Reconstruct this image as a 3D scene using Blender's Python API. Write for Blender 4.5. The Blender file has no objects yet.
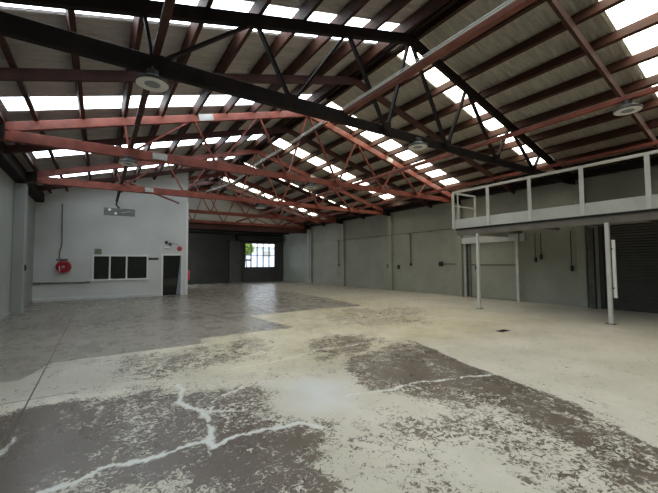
import bpy, bmesh, math, random
import numpy as np
from mathutils import Vector, Matrix
random.seed(7)
PI = math.pi
C = bpy.context.scene.collection
# ------------------------------------------------------------------ place
XL, XR, XM = -2.39, 14.31, 5.96          # left wall, right wall, ridge line
ZC, ZR = 4.52, 6.83                      # bottom chord height, top chord centre at ridge
SL = (ZR-ZC)/(XR-XM)
YF, YO, YG, YB = -4.2, 19.48, 24.7, 29.4 # front wall, office wall, gable wall, back wall
TY = [5.51, 10.3, 15.11, 19.91, 24.45]
XO = 3.87                                # office corner
def zr(x, dz=0): return ZR + dz - SL*abs(x-XM)

def lin(r, g, b):
    f = lambda c: (c/255/12.92) if c/255 <= .04045 else ((c/255+.055)/1.055)**2.4
    return (f(r), f(g), f(b), 1)

# ------------------------------------------------------------------ materials
def newmat(name):
    m = bpy.data.materials.new(name); m.use_nodes = True
    nt = m.node_tree; b = nt.nodes['Principled BSDF']
    return m, nt, b
def N(nt, t, **k):
    n = nt.nodes.new(t)
    for a, v in k.items(): setattr(n, a, v)
    return n
def noise(nt, scale, detail=4, rough=.6, vec=None, dist=0):
    n = N(nt, 'ShaderNodeTexNoise'); n.inputs['Scale'].default_value = scale
    n.inputs['Detail'].default_value = detail; n.inputs['Roughness'].default_value = rough
    n.inputs['Distortion'].default_value = dist
    if vec: nt.links.new(vec, n.inputs['Vector'])
    return n
def ramp(nt, src, stops):
    r = N(nt, 'ShaderNodeValToRGB'); nt.links.new(src, r.inputs[0])
    el = r.color_ramp.elements
    while len(el) < len(stops): el.new(.5)
    for e, (p, c) in zip(el, stops): e.position = p; e.color = c if len(c) == 4 else (*c, 1)
    return r
def coords(nt, scale=(1, 1, 1)):
    g = N(nt, 'ShaderNodeNewGeometry'); m = N(nt, 'ShaderNodeMapping')
    m.inputs['Scale'].default_value = scale
    nt.links.new(g.outputs['Position'], m.inputs['Vector'])
    return m.outputs['Vector']
def bump(nt, b, src, strength, dist=.01):
    n = N(nt, 'ShaderNodeBump'); n.inputs['Strength'].default_value = strength
    n.inputs['Distance'].default_value = dist
    nt.links.new(src, n.inputs['Height']); nt.links.new(n.outputs[0], b.inputs['Normal'])
def paint(name, c1, c2, rough=.6, scale=1.5, metal=0, bs=0, stretch=(1, 1, 1), spec=.5, lo=.3, hi=.7):
    m, nt, b = newmat(name)
    n = noise(nt, scale, 6, .65, coords(nt, stretch))
    r = ramp(nt, n.outputs['Fac'], [(lo, lin(*c1)), (hi, lin(*c2))])
    nt.links.new(r.outputs[0], b.inputs['Base Color'])
    b.inputs['Roughness'].default_value = rough; b.inputs['Metallic'].default_value = metal
    b.inputs['Specular IOR Level'].default_value = spec
    if bs:
        n2 = noise(nt, scale*8, 4, .6, coords(nt, stretch)); bump(nt, b, n2.outputs['Fac'], bs)
    return m
M = {}
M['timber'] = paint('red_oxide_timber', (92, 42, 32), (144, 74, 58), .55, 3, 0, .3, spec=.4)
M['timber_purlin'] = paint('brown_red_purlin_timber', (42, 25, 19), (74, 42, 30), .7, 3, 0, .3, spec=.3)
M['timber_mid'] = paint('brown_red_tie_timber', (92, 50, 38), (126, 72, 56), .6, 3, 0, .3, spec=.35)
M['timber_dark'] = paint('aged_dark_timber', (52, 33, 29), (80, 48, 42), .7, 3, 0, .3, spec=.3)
M['timber_black'] = paint('blackened_timber', (17, 12, 11), (34, 23, 21), .75, 3, 0, .3, spec=.25)  # dark timbers, plus backlit shade of the nearest truss put into colour
M['silver_paint'] = paint('silver_paint', (150, 146, 142), (180, 176, 170), .45, 8, .3)
M['plate_steel'] = paint('grey_steel_fixing', (70, 70, 68), (100, 98, 96), .5, 8, .6)
M['wall_green'] = paint('grey_green_wall_paint', (142, 145, 132), (160, 162, 149), .7, .8, 0, .05)
M['wall_upper'] = paint('pale_upper_wall_paint', (134, 136, 124), (152, 153, 140), .75, .8)
M['wall_left'] = paint('pale_grey_wall_paint', (150, 155, 153), (170, 174, 171), .65, .7, 0, .05)
M['wall_office'] = paint('off_white_wall_paint', (208, 210, 209), (224, 226, 224), .6, .7, 0, .03)
M['wall_dark'] = paint('charcoal_wall_paint', (76, 77, 73), (90, 91, 86), .75, .8)
M['gable'] = paint('gable_board_paint', (160, 158, 150), (178, 176, 168), .7, 1.2)
M['white'] = paint('white_gloss_paint', (232, 233, 230), (242, 243, 240), .4, 3)
M['steel_white'] = paint('pale_grey_steel_paint', (190, 191, 187), (208, 209, 205), .45, 3)
M['fascia'] = paint('pale_grey_fascia_paint', (176, 179, 176), (194, 196, 192), .55, 2)
M['deck_under'] = paint('deck_plywood_underside', (104, 100, 94), (124, 119, 112), .75, 2.5)
M['deck_top'] = paint('deck_board', (110, 98, 82), (130, 118, 100), .7, 2.5)
M['black'] = paint('black_plastic', (20, 20, 20), (32, 32, 32), .5, 5)
M['grey_pipe'] = paint('dark_grey_conduit', (92, 95, 88), (110, 112, 104), .45, 4)
M['pale_pipe'] = paint('pale_pvc_conduit', (186, 184, 178), (205, 203, 198), .4, 4)
M['red'] = paint('red_enamel', (150, 22, 40), (176, 32, 52), .3, 6)
M['red_dark'] = paint('dark_red_rubber', (96, 14, 26), (120, 22, 36), .5, 6)
M['bell'] = paint('red_bell_enamel', (200, 60, 84), (214, 80, 100), .35, 6)
M['olive'] = paint('olive_label', (112, 116, 88), (140, 142, 112), .6, 12)
M['sign_dark'] = paint('dark_sign_plate', (52, 48, 40), (70, 64, 52), .5, 12)
M['blue_label'] = paint('blue_grey_label', (84, 100, 110), (104, 120, 128), .5, 12)
M['lamp_body'] = paint('lamp_body_enamel', (42, 42, 44), (60, 60, 62), .5, 6)
M['lamp_ring'] = paint('lamp_reflector_enamel', (205, 203, 198), (222, 220, 214), .35, 6)
M['lamp_lens'] = paint('lamp_lens_glass', (110, 118, 118), (136, 142, 142), .2, 6)
M['joint'] = paint('joint_filler', (88, 80, 73), (104, 96, 88), .8, 6)
M['curtain'] = paint('white_curtain_cloth', (206, 214, 226), (220, 226, 236), .8, 6)
M['shrub'] = paint('shrub_foliage', (92, 122, 44), (150, 172, 80), .7, 9)
M['trunk'] = paint('shrub_bark', (80, 66, 50), (100, 84, 66), .8, 9)
M['asphalt'] = paint('yard_concrete', (150, 150, 148), (170, 170, 166), .8, 2)
M['weatherboard'] = paint('white_weatherboard', (214, 224, 236), (228, 236, 244), .6, 2)

def mat_corrugated(name, c1, c2, metal, rough):
    m, nt, b = newmat(name)
    v = coords(nt, (.5, 3.0, 1)); n = noise(nt, 3, 8, .7, v, .6)
    r = ramp(nt, n.outputs['Fac'], [(.3, lin(*c1)), (.7, lin(*c2))])
    nt.links.new(r.outputs[0], b.inputs['Base Color'])
    b.inputs['Metallic'].default_value = metal; b.inputs['Roughness'].default_value = rough
    n2 = noise(nt, 5, 6, .75, coords(nt, (.6, 4, 1)), 1.5); bump(nt, b, n2.outputs['Fac'], 1.0, .09)
    return m
M['roof_left'] = mat_corrugated('galvanised_roof_sheet_left', (196, 187, 182), (238, 230, 225), .25, .42)
M['roof'] = mat_corrugated('galvanised_roof_sheet', (180, 176, 164), (228, 223, 210), .25, .42)

def mat_skylight(name, col, strength):
    m, nt, b = newmat(name)
    n = noise(nt, 2.2, 5, .6, coords(nt, (1, 3, 1)))
    r = ramp(nt, n.outputs['Fac'], [(.25, (col[0]*.8, col[1]*.8, col[2]*.74, 1)), (.6, (*col, 1))])
    nt.links.new(r.outputs[0], b.inputs['Emission Color'])
    b.inputs['Emission Strength'].default_value = strength
    b.inputs['Base Color'].default_value = (.7, .7, .66, 1); b.inputs['Roughness'].default_value = .5
    return m
M['sky_l'] = mat_skylight('clear_fibreglass_daylit', (.78, .9, 1.0), 4.2)
M['sky_r'] = mat_skylight('yellowed_fibreglass_daylit', (1.0, .95, .81), 3.4)

def mat_glass(name, col, rough=.05):
    m, nt, b = newmat(name)
    b.inputs['Base Color'].default_value = lin(*col); b.inputs['Roughness'].default_value = rough
    n = noise(nt, 3, 3, .5, coords(nt)); bump(nt, b, n.outputs['Fac'], .05)
    return m
M['dark_glass'] = mat_glass('dark_office_glass', (24, 28, 26))
def mat_pane():
    m = bpy.data.materials.new('clear_window_glass'); m.use_nodes = True; nt = m.node_tree
    nt.nodes.clear(); o = N(nt, 'ShaderNodeOutputMaterial'); mx = N(nt, 'ShaderNodeMixShader')
    t = N(nt, 'ShaderNodeBsdfTransparent'); g = N(nt, 'ShaderNodeBsdfGlossy'); g.inputs['Roughness'].default_value = .05
    f = N(nt, 'ShaderNodeFresnel'); nt.links.new(f.outputs[0], mx.inputs[0])
    nt.links.new(t.outputs[0], mx.inputs[1]); nt.links.new(g.outputs[0], mx.inputs[2]); nt.links.new(mx.outputs[0], o.inputs[0])
    return m
M['pane'] = mat_pane()
def mat_roller(name, c1, c2):
    m = paint(name, c1, c2, .5, 1.5, .2); return m
M['roller'] = mat_roller('dark_roller_shutter_paint', (58, 58, 54), (70, 70, 66))

def mat_floor():
    m, nt, b = newmat('worn_painted_concrete')
    def attr(n): a = N(nt, 'ShaderNodeAttribute'); a.attribute_name = n; return a.outputs['Fac']
    def math_(op, a, c=None, d=None, clamp=False):
        n = N(nt, 'ShaderNodeMath', operation=op); n.use_clamp = clamp
        for i, v in enumerate((a, c, d)):
            if v is None: continue
            if isinstance(v, (int, float)): n.inputs[i].default_value = v
            else: nt.links.new(v, n.inputs[i])
        return n.outputs[0]
    def mix(f, a, c):
        n = N(nt, 'ShaderNodeMix', data_type='RGBA')
        if isinstance(f, (int, float)): n.inputs[0].default_value = f
        else: nt.links.new(f, n.inputs[0])
        for i, v in ((6, a), (7, c)):
            if isinstance(v, tuple): n.inputs[i].default_value = v
            else: nt.links.new(v, n.inputs[i])
        return n.outputs[2]
    P = coords(nt)
    cover, crack, old, warm = attr('cover'), attr('crack'), attr('old'), attr('warm')  # crack also carries the painted skylight glare
    # flakes: fractal noise thresholded by the paint cover
    n1 = noise(nt, 4.5, 12, .78, P, .6); n2 = noise(nt, 19, 6, .75, P, 1.2)
    f = math_('MULTIPLY_ADD', n2.outputs['Fac'], .58, math_('MULTIPLY', n1.outputs['Fac'], .42)); f = math_('MULTIPLY_ADD', math_('SUBTRACT', f, .5), 3.4, .5)
    thr = math_('MULTIPLY_ADD', cover, -.62, .81)
    d = math_('SUBTRACT', f, thr); d = math_('SUBTRACT', d, math_('MULTIPLY', crack, .5))
    flake = math_('MULTIPLY_ADD', d, 12, .5, True)
    big = noise(nt, .7, 5, .6, P); fine = noise(nt, 40, 3, .7, P)
    cream = ramp(nt, big.outputs['Fac'], [(.35, lin(206, 198, 180)), (.65, lin(228, 220, 204))]).outputs[0]
    warmc = ramp(nt, big.outputs['Fac'], [(.35, lin(196, 184, 152)), (.65, lin(220, 208, 180))]).outputs[0]
    cream = mix(warm, cream, warmc)
    brown = ramp(nt, n1.outputs['Fac'], [(.3, lin(80, 67, 56)), (.7, lin(108, 92, 78))]).outputs[0]
    n3 = noise(nt, 1.3, 8, .65, coords(nt, (1.6, .8, 1)))
    oldc = ramp(nt, n3.outputs['Fac'], [(.3, lin(124, 115, 105)), (.7, lin(148, 139, 128))]).outputs[0]
    st = noise(nt, 2.2, 10, .8, P)
    faint = ramp(nt, st.outputs['Fac'], [(.48, (0, 0, 0)), (.66, (.5, .5, .5))]).outputs[0]
    cream = mix(math_('MULTIPLY', faint, math_('MULTIPLY_ADD', warm, .8, .2)), cream, lin(134, 124, 108))
    col = mix(flake, cream, brown)
    col = mix(old, col, oldc)
    col = mix(math_('MULTIPLY', crack, math_('SUBTRACT', 1, old)), col, lin(232, 233, 230))  # pale crack lines and the painted skylight glare share this colour
    g = mix(.16, col, fine.outputs['Color'])
    nt.links.new(mix(.35, col, g), b.inputs['Base Color'])
    r = math_('MULTIPLY_ADD', flake, -.06, math_('MULTIPLY_ADD', n3.outputs['Fac'], .3, .2))
    r = math_('MULTIPLY_ADD', old, -.07, r); nt.links.new(r, b.inputs['Roughness'])
    h = math_('MULTIPLY_ADD', flake, .5, math_('MULTIPLY', fine.outputs['Fac'], .3))
    bump(nt, b, h, .18, .004)
    return m
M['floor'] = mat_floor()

# ------------------------------------------------------------------ mesh helpers
def bm_new(): return bmesh.new()
def box(bm, x0, x1, y0, y1, z0, z1, bev=0):
    r = bmesh.ops.create_cube(bm, size=1)
    vs = r['verts']
    bmesh.ops.scale(bm, verts=vs, vec=(x1-x0, y1-y0, z1-z0))
    bmesh.ops.translate(bm, verts=vs, vec=((x0+x1)/2, (y0+y1)/2, (z0+z1)/2))
    if bev:
        es = list({e for v in vs for e in v.link_edges})
        bmesh.ops.bevel(bm, geom=es, offset=bev, segments=1, affect='EDGES')
def beam(bm, a, b, w, h, bev=.006, up=(0, 0, 1)):
    """timber from a to b: w across, h deep"""
    a, b = Vector(a), Vector(b); d = b-a; L = d.length; d.normalize()
    s = d.cross(Vector(up)).normalized(); u = s.cross(d)
    r = bmesh.ops.create_cube(bm, size=1); vs = r['verts']
    mat = Matrix((( *s, ), ( *d, ), ( *u, ))).transposed().to_4x4()
    for v in vs:
        p = Vector((v.co.x*w, v.co.y*L, v.co.z*h)); v.co = mat @ p + (a+b)/2
    if bev:
        es = list({e for v in vs for e in v.link_edges})
        bmesh.ops.bevel(bm, geom=es, offset=bev, segments=1, affect='EDGES')
def tube(bm, pts, r, seg=10):
    pts = [Vector(p) for p in pts]; rings = []
    ref = Vector((.137, .21, .97)).normalized()
    for i, p in enumerate(pts):
        t = (pts[min(i+1, len(pts)-1)] - pts[max(i-1, 0)]).normalized()
        if abs(t.dot(ref)) > .97: ref = Vector((.9, .3, .1)).normalized()
        s = t.cross(ref).normalized(); u = s.cross(t)
        rings.append([bm.verts.new(p + (s*math.cos(k*2*PI/seg)+u*math.sin(k*2*PI/seg))*r) for k in range(seg)])
    for a, b in zip(rings, rings[1:]):
        for k in range(seg): bm.faces.new((a[k], a[(k+1) % seg], b[(k+1) % seg], b[k]))
    bm.faces.new(rings[0][::-1]); bm.faces.new(rings[-1])
def lathe(bm, prof, centre=(0, 0, 0), axis='Z', seg=32):
    rings = []
    for r, z in prof:
        ring = []
        for k in range(seg):
            a = 2*PI*k/seg; p = (r*math.cos(a), r*math.sin(a), z)
            if axis == 'Y': p = (p[0], p[2], p[1])
            ring.append(bm.verts.new(Vector(p)+Vector(centre)))
        rings.append(ring)
    for a, b in zip(rings, rings[1:]):
        for k in range(seg):
            bm.faces.new((a[k], a[(k+1) % seg], b[(k+1) % seg], b[k]))
    if prof[0][0] > 1e-4: bm.faces.new(rings[0][::-1])
    if prof[-1][0] > 1e-4: bm.faces.new(rings[-1])
def smoothpath(pts, n=8):
    out = []; P = [Vector(p) for p in pts]; P = [P[0]]+P+[P[-1]]
    for i in range(1, len(P)-2):
        for k in range(n):
            t = k/n; a, b, c, d = P[i-1:i+3]
            out.append(.5*((2*b)+(-a+c)*t+(2*a-5*b+4*c-d)*t*t+(-a+3*b-3*c+d)*t**3))
    return out+[P[-2]]
def obj(name, bm, m, parent=None, smooth=False):
    bmesh.ops.recalc_face_normals(bm, faces=bm.faces)
    me = bpy.data.meshes.new(name); bm.to_mesh(me); bm.free()
    me.materials.append(M[m] if isinstance(m, str) else m)
    o = bpy.data.objects.new(name, me); C.objects.link(o)
    if smooth:
        for f in me.polygons: f.use_smooth = True
        me.set_sharp_from_angle(angle=math.radians(35))
    if parent:
        o.parent = parent
        o.matrix_parent_inverse = Matrix.Translation(-Vector(parent.location))
    else:                       # a lone mesh gets its origin at its base
        if len(me.vertices):
            co = np.array([v.co[:] for v in me.vertices]); lo, hi = co.min(0), co.max(0)
            c = Vector(((lo[0]+hi[0])/2, (lo[1]+hi[1])/2, lo[2]))
            me.transform(Matrix.Translation(-c)); o.location = c
    return o
def tag(o, label, cat, group=None):
    o['label'] = label; o['category'] = cat
    if group: o['group'] = group
    return o
def thing(name, label, cat, loc, group=None):
    o = bpy.data.objects.new(name, None); C.objects.link(o); o.location = loc
    o.empty_display_size = .1
    return tag(o, label, cat, group)
def struct(name, bm, m, label=None, cat=None):
    o = obj(name, bm, m); o['kind'] = 'structure'
    if label: o['label'] = label
    if cat: o['category'] = cat
    return o
def sempty(name, loc, label=None, cat=None):
    o = bpy.data.objects.new(name, None); C.objects.link(o); o.location = loc; o['kind'] = 'structure'
    o.empty_display_size = .1
    if label: o['label'] = label
    if cat: o['category'] = cat
    return o
def one(fn):  # a bmesh filled by fn
    bm = bm_new(); fn(bm); return bm

# ------------------------------------------------------------------ floor
def seg_dist(X, Y, a, b):
    ax, ay = a; bx, by = b; dx, dy = bx-ax, by-ay
    t = np.clip(((X-ax)*dx+(Y-ay)*dy)/(dx*dx+dy*dy), 0, 1)
    return np.hypot(X-ax-t*dx, Y-ay-t*dy)
def poly_sd(X, Y, P):
    d = np.full(X.shape, 1e9); ins = np.zeros(X.shape, bool)
    for a, b in zip(P, P[1:]+P[:1]):
        d = np.minimum(d, seg_dist(X, Y, a, b))
        c = ((a[1] > Y) != (b[1] > Y)) & (X < (b[0]-a[0])*(Y-a[1])/((b[1]-a[1]) or 1e-9)+a[0]); ins ^= c
    return np.where(ins, d, -d)
def soft(sd, w): return np.clip(sd/w+.5, 0, 1)
def build_floor():
    xs = np.unique(np.round(np.concatenate([np.arange(XL-.3, -1.3, .15), np.arange(-1.3, 6.2, .024), np.arange(6.2, XR+.4, .12)]), 4))
    ys = np.unique(np.round(np.concatenate([np.arange(YF-.2, .6, .3), np.arange(.6, 6.6, .024), np.arange(6.6, 14, .08), np.arange(14, YB+.5, .25)]), 4))
    X, Y = np.meshgrid(xs, ys); nx, ny = len(xs), len(ys)
    rng = np.random.RandomState(3)
    # gentle warp of the region edges
    wx = .10*np.sin(2.1*Y+1.3*X)+.05*np.sin(5.3*Y+2)+.03*np.sin(11*X+7*Y); wy = .10*np.sin(1.7*X-.9*Y)+.05*np.sin(6.1*X+1)+.03*np.sin(13*Y-5*X)
    U, V = X+wx, Y+wy
    cover = np.full(X.shape, .10)
    def reg(P, val, w=.35):
        nonlocal cover
        k = soft(poly_sd(U, V, P), w); cover = cover*(1-k)+val*k
    reg([(0.2, 5.3), (2.3, 5.6), (3.0, 7.1), (.3, 7.25)], .50, .5)
    reg([(-2.6, 5.45), (-.2, 5.2), (.5, 5.1), (.8, 4.6), (1.75, 4.3), (1.55, 3.5), (1.95, 3.0), (1.75, 2.5), (1.35, 1.9), (.3, .2), (-2.6, .2)], .68, .3)
    reg([(-2.6, 5.3), (-.3, 5.1), (.25, 3.9), (.1, 3.5), (-.6, 3.3), (-2.6, 2)], .97, .4)
    reg([(.3, 3.3), (1.3, 3.1), (1.75, 2.9), (1.5, 2.2), (.9, 2.4), (.2, 2.9)], .84, .2)
    reg([(0.0, 3.0), (.6, 2.7), (.9, 2.3), (.9, 1.6), (-.6, 2)], .45, .3)
    reg([(3.2, 5.0), (4.2, 5.1), (4.8, 5.3), (5.1, 6.1), (4.3, 6.6), (3.3, 6.1)], .62, .5)
    reg([(3.0, 4.4), (3.6, 4.8), (5.2, 5.1), (5.6, 4.9), (5.1, 2.95), (4.5, 1.0), (4.3, .6), (3.3, .6), (3.5, 1.6), (3.7, 2.1), (3.25, 2.6), (3.0, 3.0), (2.8, 3.6)], .66, .25)
    reg([(3.3, 4.2), (5.1, 4.3), (5.1, 3.1), (4.9, 1.8), (4.2, 1.7), (3.9, 2.6), (3.4, 3.2)], .86, .3)
    reg([(2.6, 2.9), (3.4, 2.4), (3.7, 1.8), (3.4, .7), (2.6, .9), (2.8, 1.8), (2.3, 2.5)], .46, .3)
    reg([(1.6, 4.3), (2.3, 4.5), (2.8, 4.0), (2.35, 3.2), (1.85, 3.3)], .18, .3)
    reg([(1.9, 3.0), (2.6, 2.9), (2.5, 2.2), (2.3, .8), (1.5, .8), (1.6, 2.0)], .24, .4)
    # past the long diagonal paint edge the slab is clean
    edge = np.interp(Y, [0, 1.01, 1.86, 2.88, 5.12, 5.85, 6.6, 8.0], [3.8, 4.09, 4.49, 4.72, 5.40, 5.62, 6.4, 9.0])
    k = soft(U*.3+X*.7-edge, .05); cover = cover*(1-k)+.06*k
    for a_, b_ in (((4.78, 2.75), (4.62, 2.0)), ((4.62, 2.3), (4.38, 1.25)), ((4.9, 2.4), (4.72, 1.7))):
        kk = np.clip(1.4-seg_dist(X+.01*np.sin(30*Y), Y, a_, b_)/.018, 0, 1); cover = np.maximum(cover, kk*.62)
    far = soft(Y-7.3, 1.0); cover = cover*(1-far)+.22*far
    cover = np.clip(cover+.07*np.sin(3.1*X+1.7*Y)*np.sin(2.3*Y-1.1*X+1)+.05*np.sin(7.3*X-4.1*Y), 0, 1)*np.where(X > edge+.05, .6, 1)
    cracks = [[(-.9, 3.1), (-.32, 3.23), (-.18, 3.26), (.07, 3.33), (.38, 3.25), (.62, 3.33), (.83, 3.33), (.87, 3.16), (1.13, 3.24), (1.42, 3.21), (1.71, 3.14), (1.83, 2.91)],
              [(.92, 5.01), (.82, 4.28), (.97, 3.87), (.98, 3.66), (.86, 3.32)], [(.82, 4.28), (.98, 3.95), (1.3, 3.75), (1.5, 3.9)],
              [(2.5, 3.45), (2.69, 3.41), (3.03, 3.33), (3.62, 3.28), (4.2, 3.08), (4.75, 2.91)],
              [(.97, 3.87), (1.25, 4.3), (1.6, 4.5)], [(-.72, 3.7), (-.68, 4.05), (-.62, 4.5)], [(1.6, 5.3), (2.6, 5.3), (3.4, 5.55), (4.4, 5.45)]]
    reg([(5.2, 8.3), (6.8, 9.9), (9.4, 9.2), (8.4, 7.4), (7.2, 6.3), (5.9, 6.6)], .44, .8)
    crack = np.zeros(X.shape)  # crack lines, plus the painted skylight glare
    jx = X+.02*np.sin(9.3*Y+5*X)+.011*np.sin(23.7*Y-4*X+1)+.008*np.sin(61*X+17*Y); jy = Y+.022*np.sin(7.7*X+3)+.013*np.sin(19.3*X+5*Y)+.008*np.sin(53*X+20*Y)+.005*np.sin(97*X-41*Y)
    for i, P in enumerate(cracks):
        w = (.024, .024, .014, .018, .016, .02, .022)[i]*(1+.35*np.sin(11*X+7*Y)+.25*np.sin(29*X-13*Y))
        d = np.full(X.shape, 1e9)
        for a, b in zip(P, P[1:]): d = np.minimum(d, seg_dist(jx, jy, a, b))
        crack = np.maximum(crack, np.clip(1.35-d/w, 0, 1)*(1, .95, .6, .9, .6, .5, .5)[i])
    glare = soft(poly_sd(U, V, [(1.95, 4.2), (2.35, 4.3), (2.6, 3.8), (2.3, 3.35), (1.95, 3.5)]), .5); crack = np.maximum(crack, glare*.85)  # skylight glare on the floor, painted as a pale patch
    old = np.zeros(X.shape)
    A = [(-3, 7.0), (-.9, 6.45), (-.6, 7.35), (1.75, 7.35), (1.86, 7.85), (4.1, 7.9), (3.85, 10.4), (6.9, 10.45), (8.3, 10.2), (8.8, 13.5), (9.3, 30), (-3, 30)]
    old = np.maximum(old, soft(poly_sd(X, Y, A), .05)*.95)
    old = np.maximum(old, soft(poly_sd(U, V, [(-3, 5.5), (-.1, 5.45), (.5, 5.6), (.6, 7.3), (-3, 7.3)]), .4)*.45)
    old = np.maximum(old, soft(Y-14-.1*(X-9), 6)*.6)
    warm = soft(X-1.2, 2.0)*soft(9.5-X, 4)*soft(Y-4.6, 1.5)
    # mesh
    me = bpy.data.meshes.new('floor')
    co = np.stack([X, Y, np.zeros(X.shape)], -1).reshape(-1, 3)
    i, j = np.meshgrid(np.arange(nx-1), np.arange(ny-1)); a = (j*nx+i).ravel()
    F = np.stack([a, a+1, a+nx+1, a+nx], -1)
    me.vertices.add(len(co)); me.vertices.foreach_set('co', co.ravel())
    me.loops.add(F.size); me.loops.foreach_set('vertex_index', F.ravel())
    me.polygons.add(len(F)); me.polygons.foreach_set('loop_start', np.arange(0, F.size, 4)); me.polygons.foreach_set('loop_total', np.full(len(F), 4))
    me.update(calc_edges=True)
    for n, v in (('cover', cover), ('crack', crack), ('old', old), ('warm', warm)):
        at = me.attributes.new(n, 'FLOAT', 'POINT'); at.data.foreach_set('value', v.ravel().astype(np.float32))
    me.materials.append(M['floor'])
    o = bpy.data.objects.new('floor', me); C.objects.link(o); o['kind'] = 'structure'
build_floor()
# sawn slab joints are fine strips of filler let into the slab
jb = bm_new()
for x0, x1, y0, y1 in ((-.681, -.663, 4.2, 14), (XL, 1.8, 7.345, 7.365), (3.83, 3.85, 7.9, 10.4), (1.8, 4.1, 7.88, 7.895), (3.85, 8.3, 10.39, 10.41), (XL, -.2, 5.49, 5.505)):
    box(jb, x0, x1, y0, y1, -.004, .0012)
struct('trim_1', jb, 'joint')
tag(obj('drain_grate', one(lambda b: [box(b, 7.70, 8.02, 4.50, 4.52, 0.0, .008), box(b, 7.70, 8.02, 4.64, 4.66, 0, .008), box(b, 7.70, 7.72, 4.52, 4.64, 0, .008), box(b, 8.0, 8.02, 4.52, 4.64, 0, .008), box(b, 7.72, 8.0, 4.52, 4.64, 0, .004)] + [box(b, 7.74+k*.032, 7.755+k*.032, 4.52, 4.64, .003, .007) for k in range(8)]), 'black'),
    'small dark rectangular drain cover in the clean pale floor', 'drain')

# ------------------------------------------------------------------ walls
def wall_opening(bm, axis, t0, t1, u0, u1, z0, z1, holes):
    """wall slab thick t0..t1 along axis, spanning u0..u1, with rectangular holes (u0,u1,z0,z1)"""
    us = sorted({u0, u1, *[h[0] for h in holes], *[h[1] for h in holes]})
    zs = sorted({z0, z1, *[h[2] for h in holes], *[h[3] for h in holes]})
    for a, b in zip(us, us[1:]):
        for c, d in zip(zs, zs[1:]):
            if any(h[0] <= a and b <= h[1] and h[2] <= c and d <= h[3] for h in holes): continue
            if axis == 'y': box(bm, a, b, t0, t1, c, d)
            else: box(bm, t0, t1, a, b, c, d)
def gable_prism(bm, x0, x1, y0, y1, zb, dz=.3):
    xs = sorted({x0, x1, *([XM] if x0 < XM < x1 else [])})
    for a, b in zip(xs, xs[1:]):
        v = [bm.verts.new((x, y, z)) for y in (y0, y1) for x, z in ((a, zb), (b, zb), (b, zr(b, dz)), (a, zr(a, dz)))]
        for q in ((0, 1, 2, 3), (7, 6, 5, 4), (0, 4, 5, 1), (1, 5, 6, 2), (2, 6, 7, 3), (3, 7, 4, 0)): bm.faces.new([v[i] for i in q])
ZE = 4.68; ZW = 4.85
lw = bm_new(); wall_opening(lw, 'x', XL-.2, XL, YF-.2, YB+.2, 0, ZW, [(24.5, 29.2, .6, 4.0)])  # opening added to let light in toward the back bay
struct('wall_left', lw, 'wall_left')
# the sliding door bay of the right wall is recessed
DY0, DY1 = 7.55, 10.12
rw = bm_new()
wall_opening(rw, 'x', XR, XR+.2, YF-.2, YB+.2, 0, 3.2, [(DY0, DY1, 0, 2.5)])
struct('wall_right', rw, 'wall_green')
struct('wall_right_upper', one(lambda b: box(b, XR+.01, XR+.2, YF-.2, YB+.2, 3.2, ZW)), 'wall_upper')
of = bm_new()
ODX0, ODX1 = 2.70, 3.55
wall_opening(of, 'y', YO, YO+.15, XL, XO, 0, 4.6, [(-.26, 1.96, .92, 2.04), (ODX0, ODX1, 0, 2.06)])
gable_prism(of, XL, XO, YO, YO+.15, 4.6)
struct('wall_office', of, 'wall_office')
sw = bm_new(); wall_opening(sw, 'x', XO-.15, XO, YO+.15, YB, 0, 4.4, [(25.2, 28.9, .9, 3.6)])  # opening added for the light that brightens the back bay
struct('wall_office_side', sw, 'wall_dark')
struct('wall_gable', one(lambda b: gable_prism(b, XO-.15, XR, YG, YG+.12, 4.5)), 'gable')
bw = bm_new()
WX0, WX1, WZ0, WZ1 = 10.55, 13.5, 1.23, 3.47
wall_opening(bw, 'y', YB, YB+.2, XL, XR+.2, 0, 4.4, [(WX0, WX1, WZ0, WZ1), (5.2, 9.2, 0, 3.75)])
struct('wall_back', bw, 'wall_dark')
struct('wall_front', one(lambda b: [box(b, XL-.2, XR+.2, YF-.2, YF, 0, 4.5), gable_prism(b, XL-.2, XR+.2, YF-.2, YF, 4.5)]), 'wall_green')
struct('ceiling_annex', one(lambda b: [box(b, XO-.15, XR+.2, YG+.12, YB+.2, 4.4, 4.48)] + [box(b, XO, XR, y, y+.08, 4.24, 4.4) for y in (25.8, 27, 28.2)]), 'timber_black')
struct('trim_2', one(lambda b: box(b, XO+.005, XR-.2, YG-.06, YG+.18, 4.05, 4.5, .01)), 'timber_dark')
struct('trim_3', one(lambda b: box(b, XO-.10, XO+.02, YO-.03, YO+.17, 0, 4.9, .01)), 'white')
struct('trim_4', one(lambda b: [box(b, XL, ODX0-.1, YO-.06, YO, 0, .14, .01)]), 'wall_office')
struct('baseboard_left', one(lambda b: box(b, XL, XL+.03, YF, YO, 0, .12, .008)), 'wall_left')
# pipe ledge on office wall
tag(obj('wall_pipe', one(lambda b: [tube(b, [(XL+.01, YO-.05, .82), (-.37, YO-.05, .80)], .035)] + [box(b, x, x+.04, YO-.09, YO, .77, .86) for x in (-2.2, -1.3, -.5)]), 'grey_pipe', smooth=True),
    'grey pipe running low along the office wall to below the windows', 'pipe')
# wall plates under the eaves
for s, x, lab in ((1, XL, 'left'), (-1, XR, 'right')):
    o = obj('wall_plate', one(lambda b: box(b, min(x, x+s*.3), max(x, x+s*.3), YF, YO if s == 1 else YG, ZE-(.33 if s == 1 else .12), ZE+.06, .006)), 'timber_black')  # left plate is deeper, giving a wider dark band at the eave
    tag(o, 'blackened timber wall plate along the top of the %s wall' % lab, 'beam')

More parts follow.
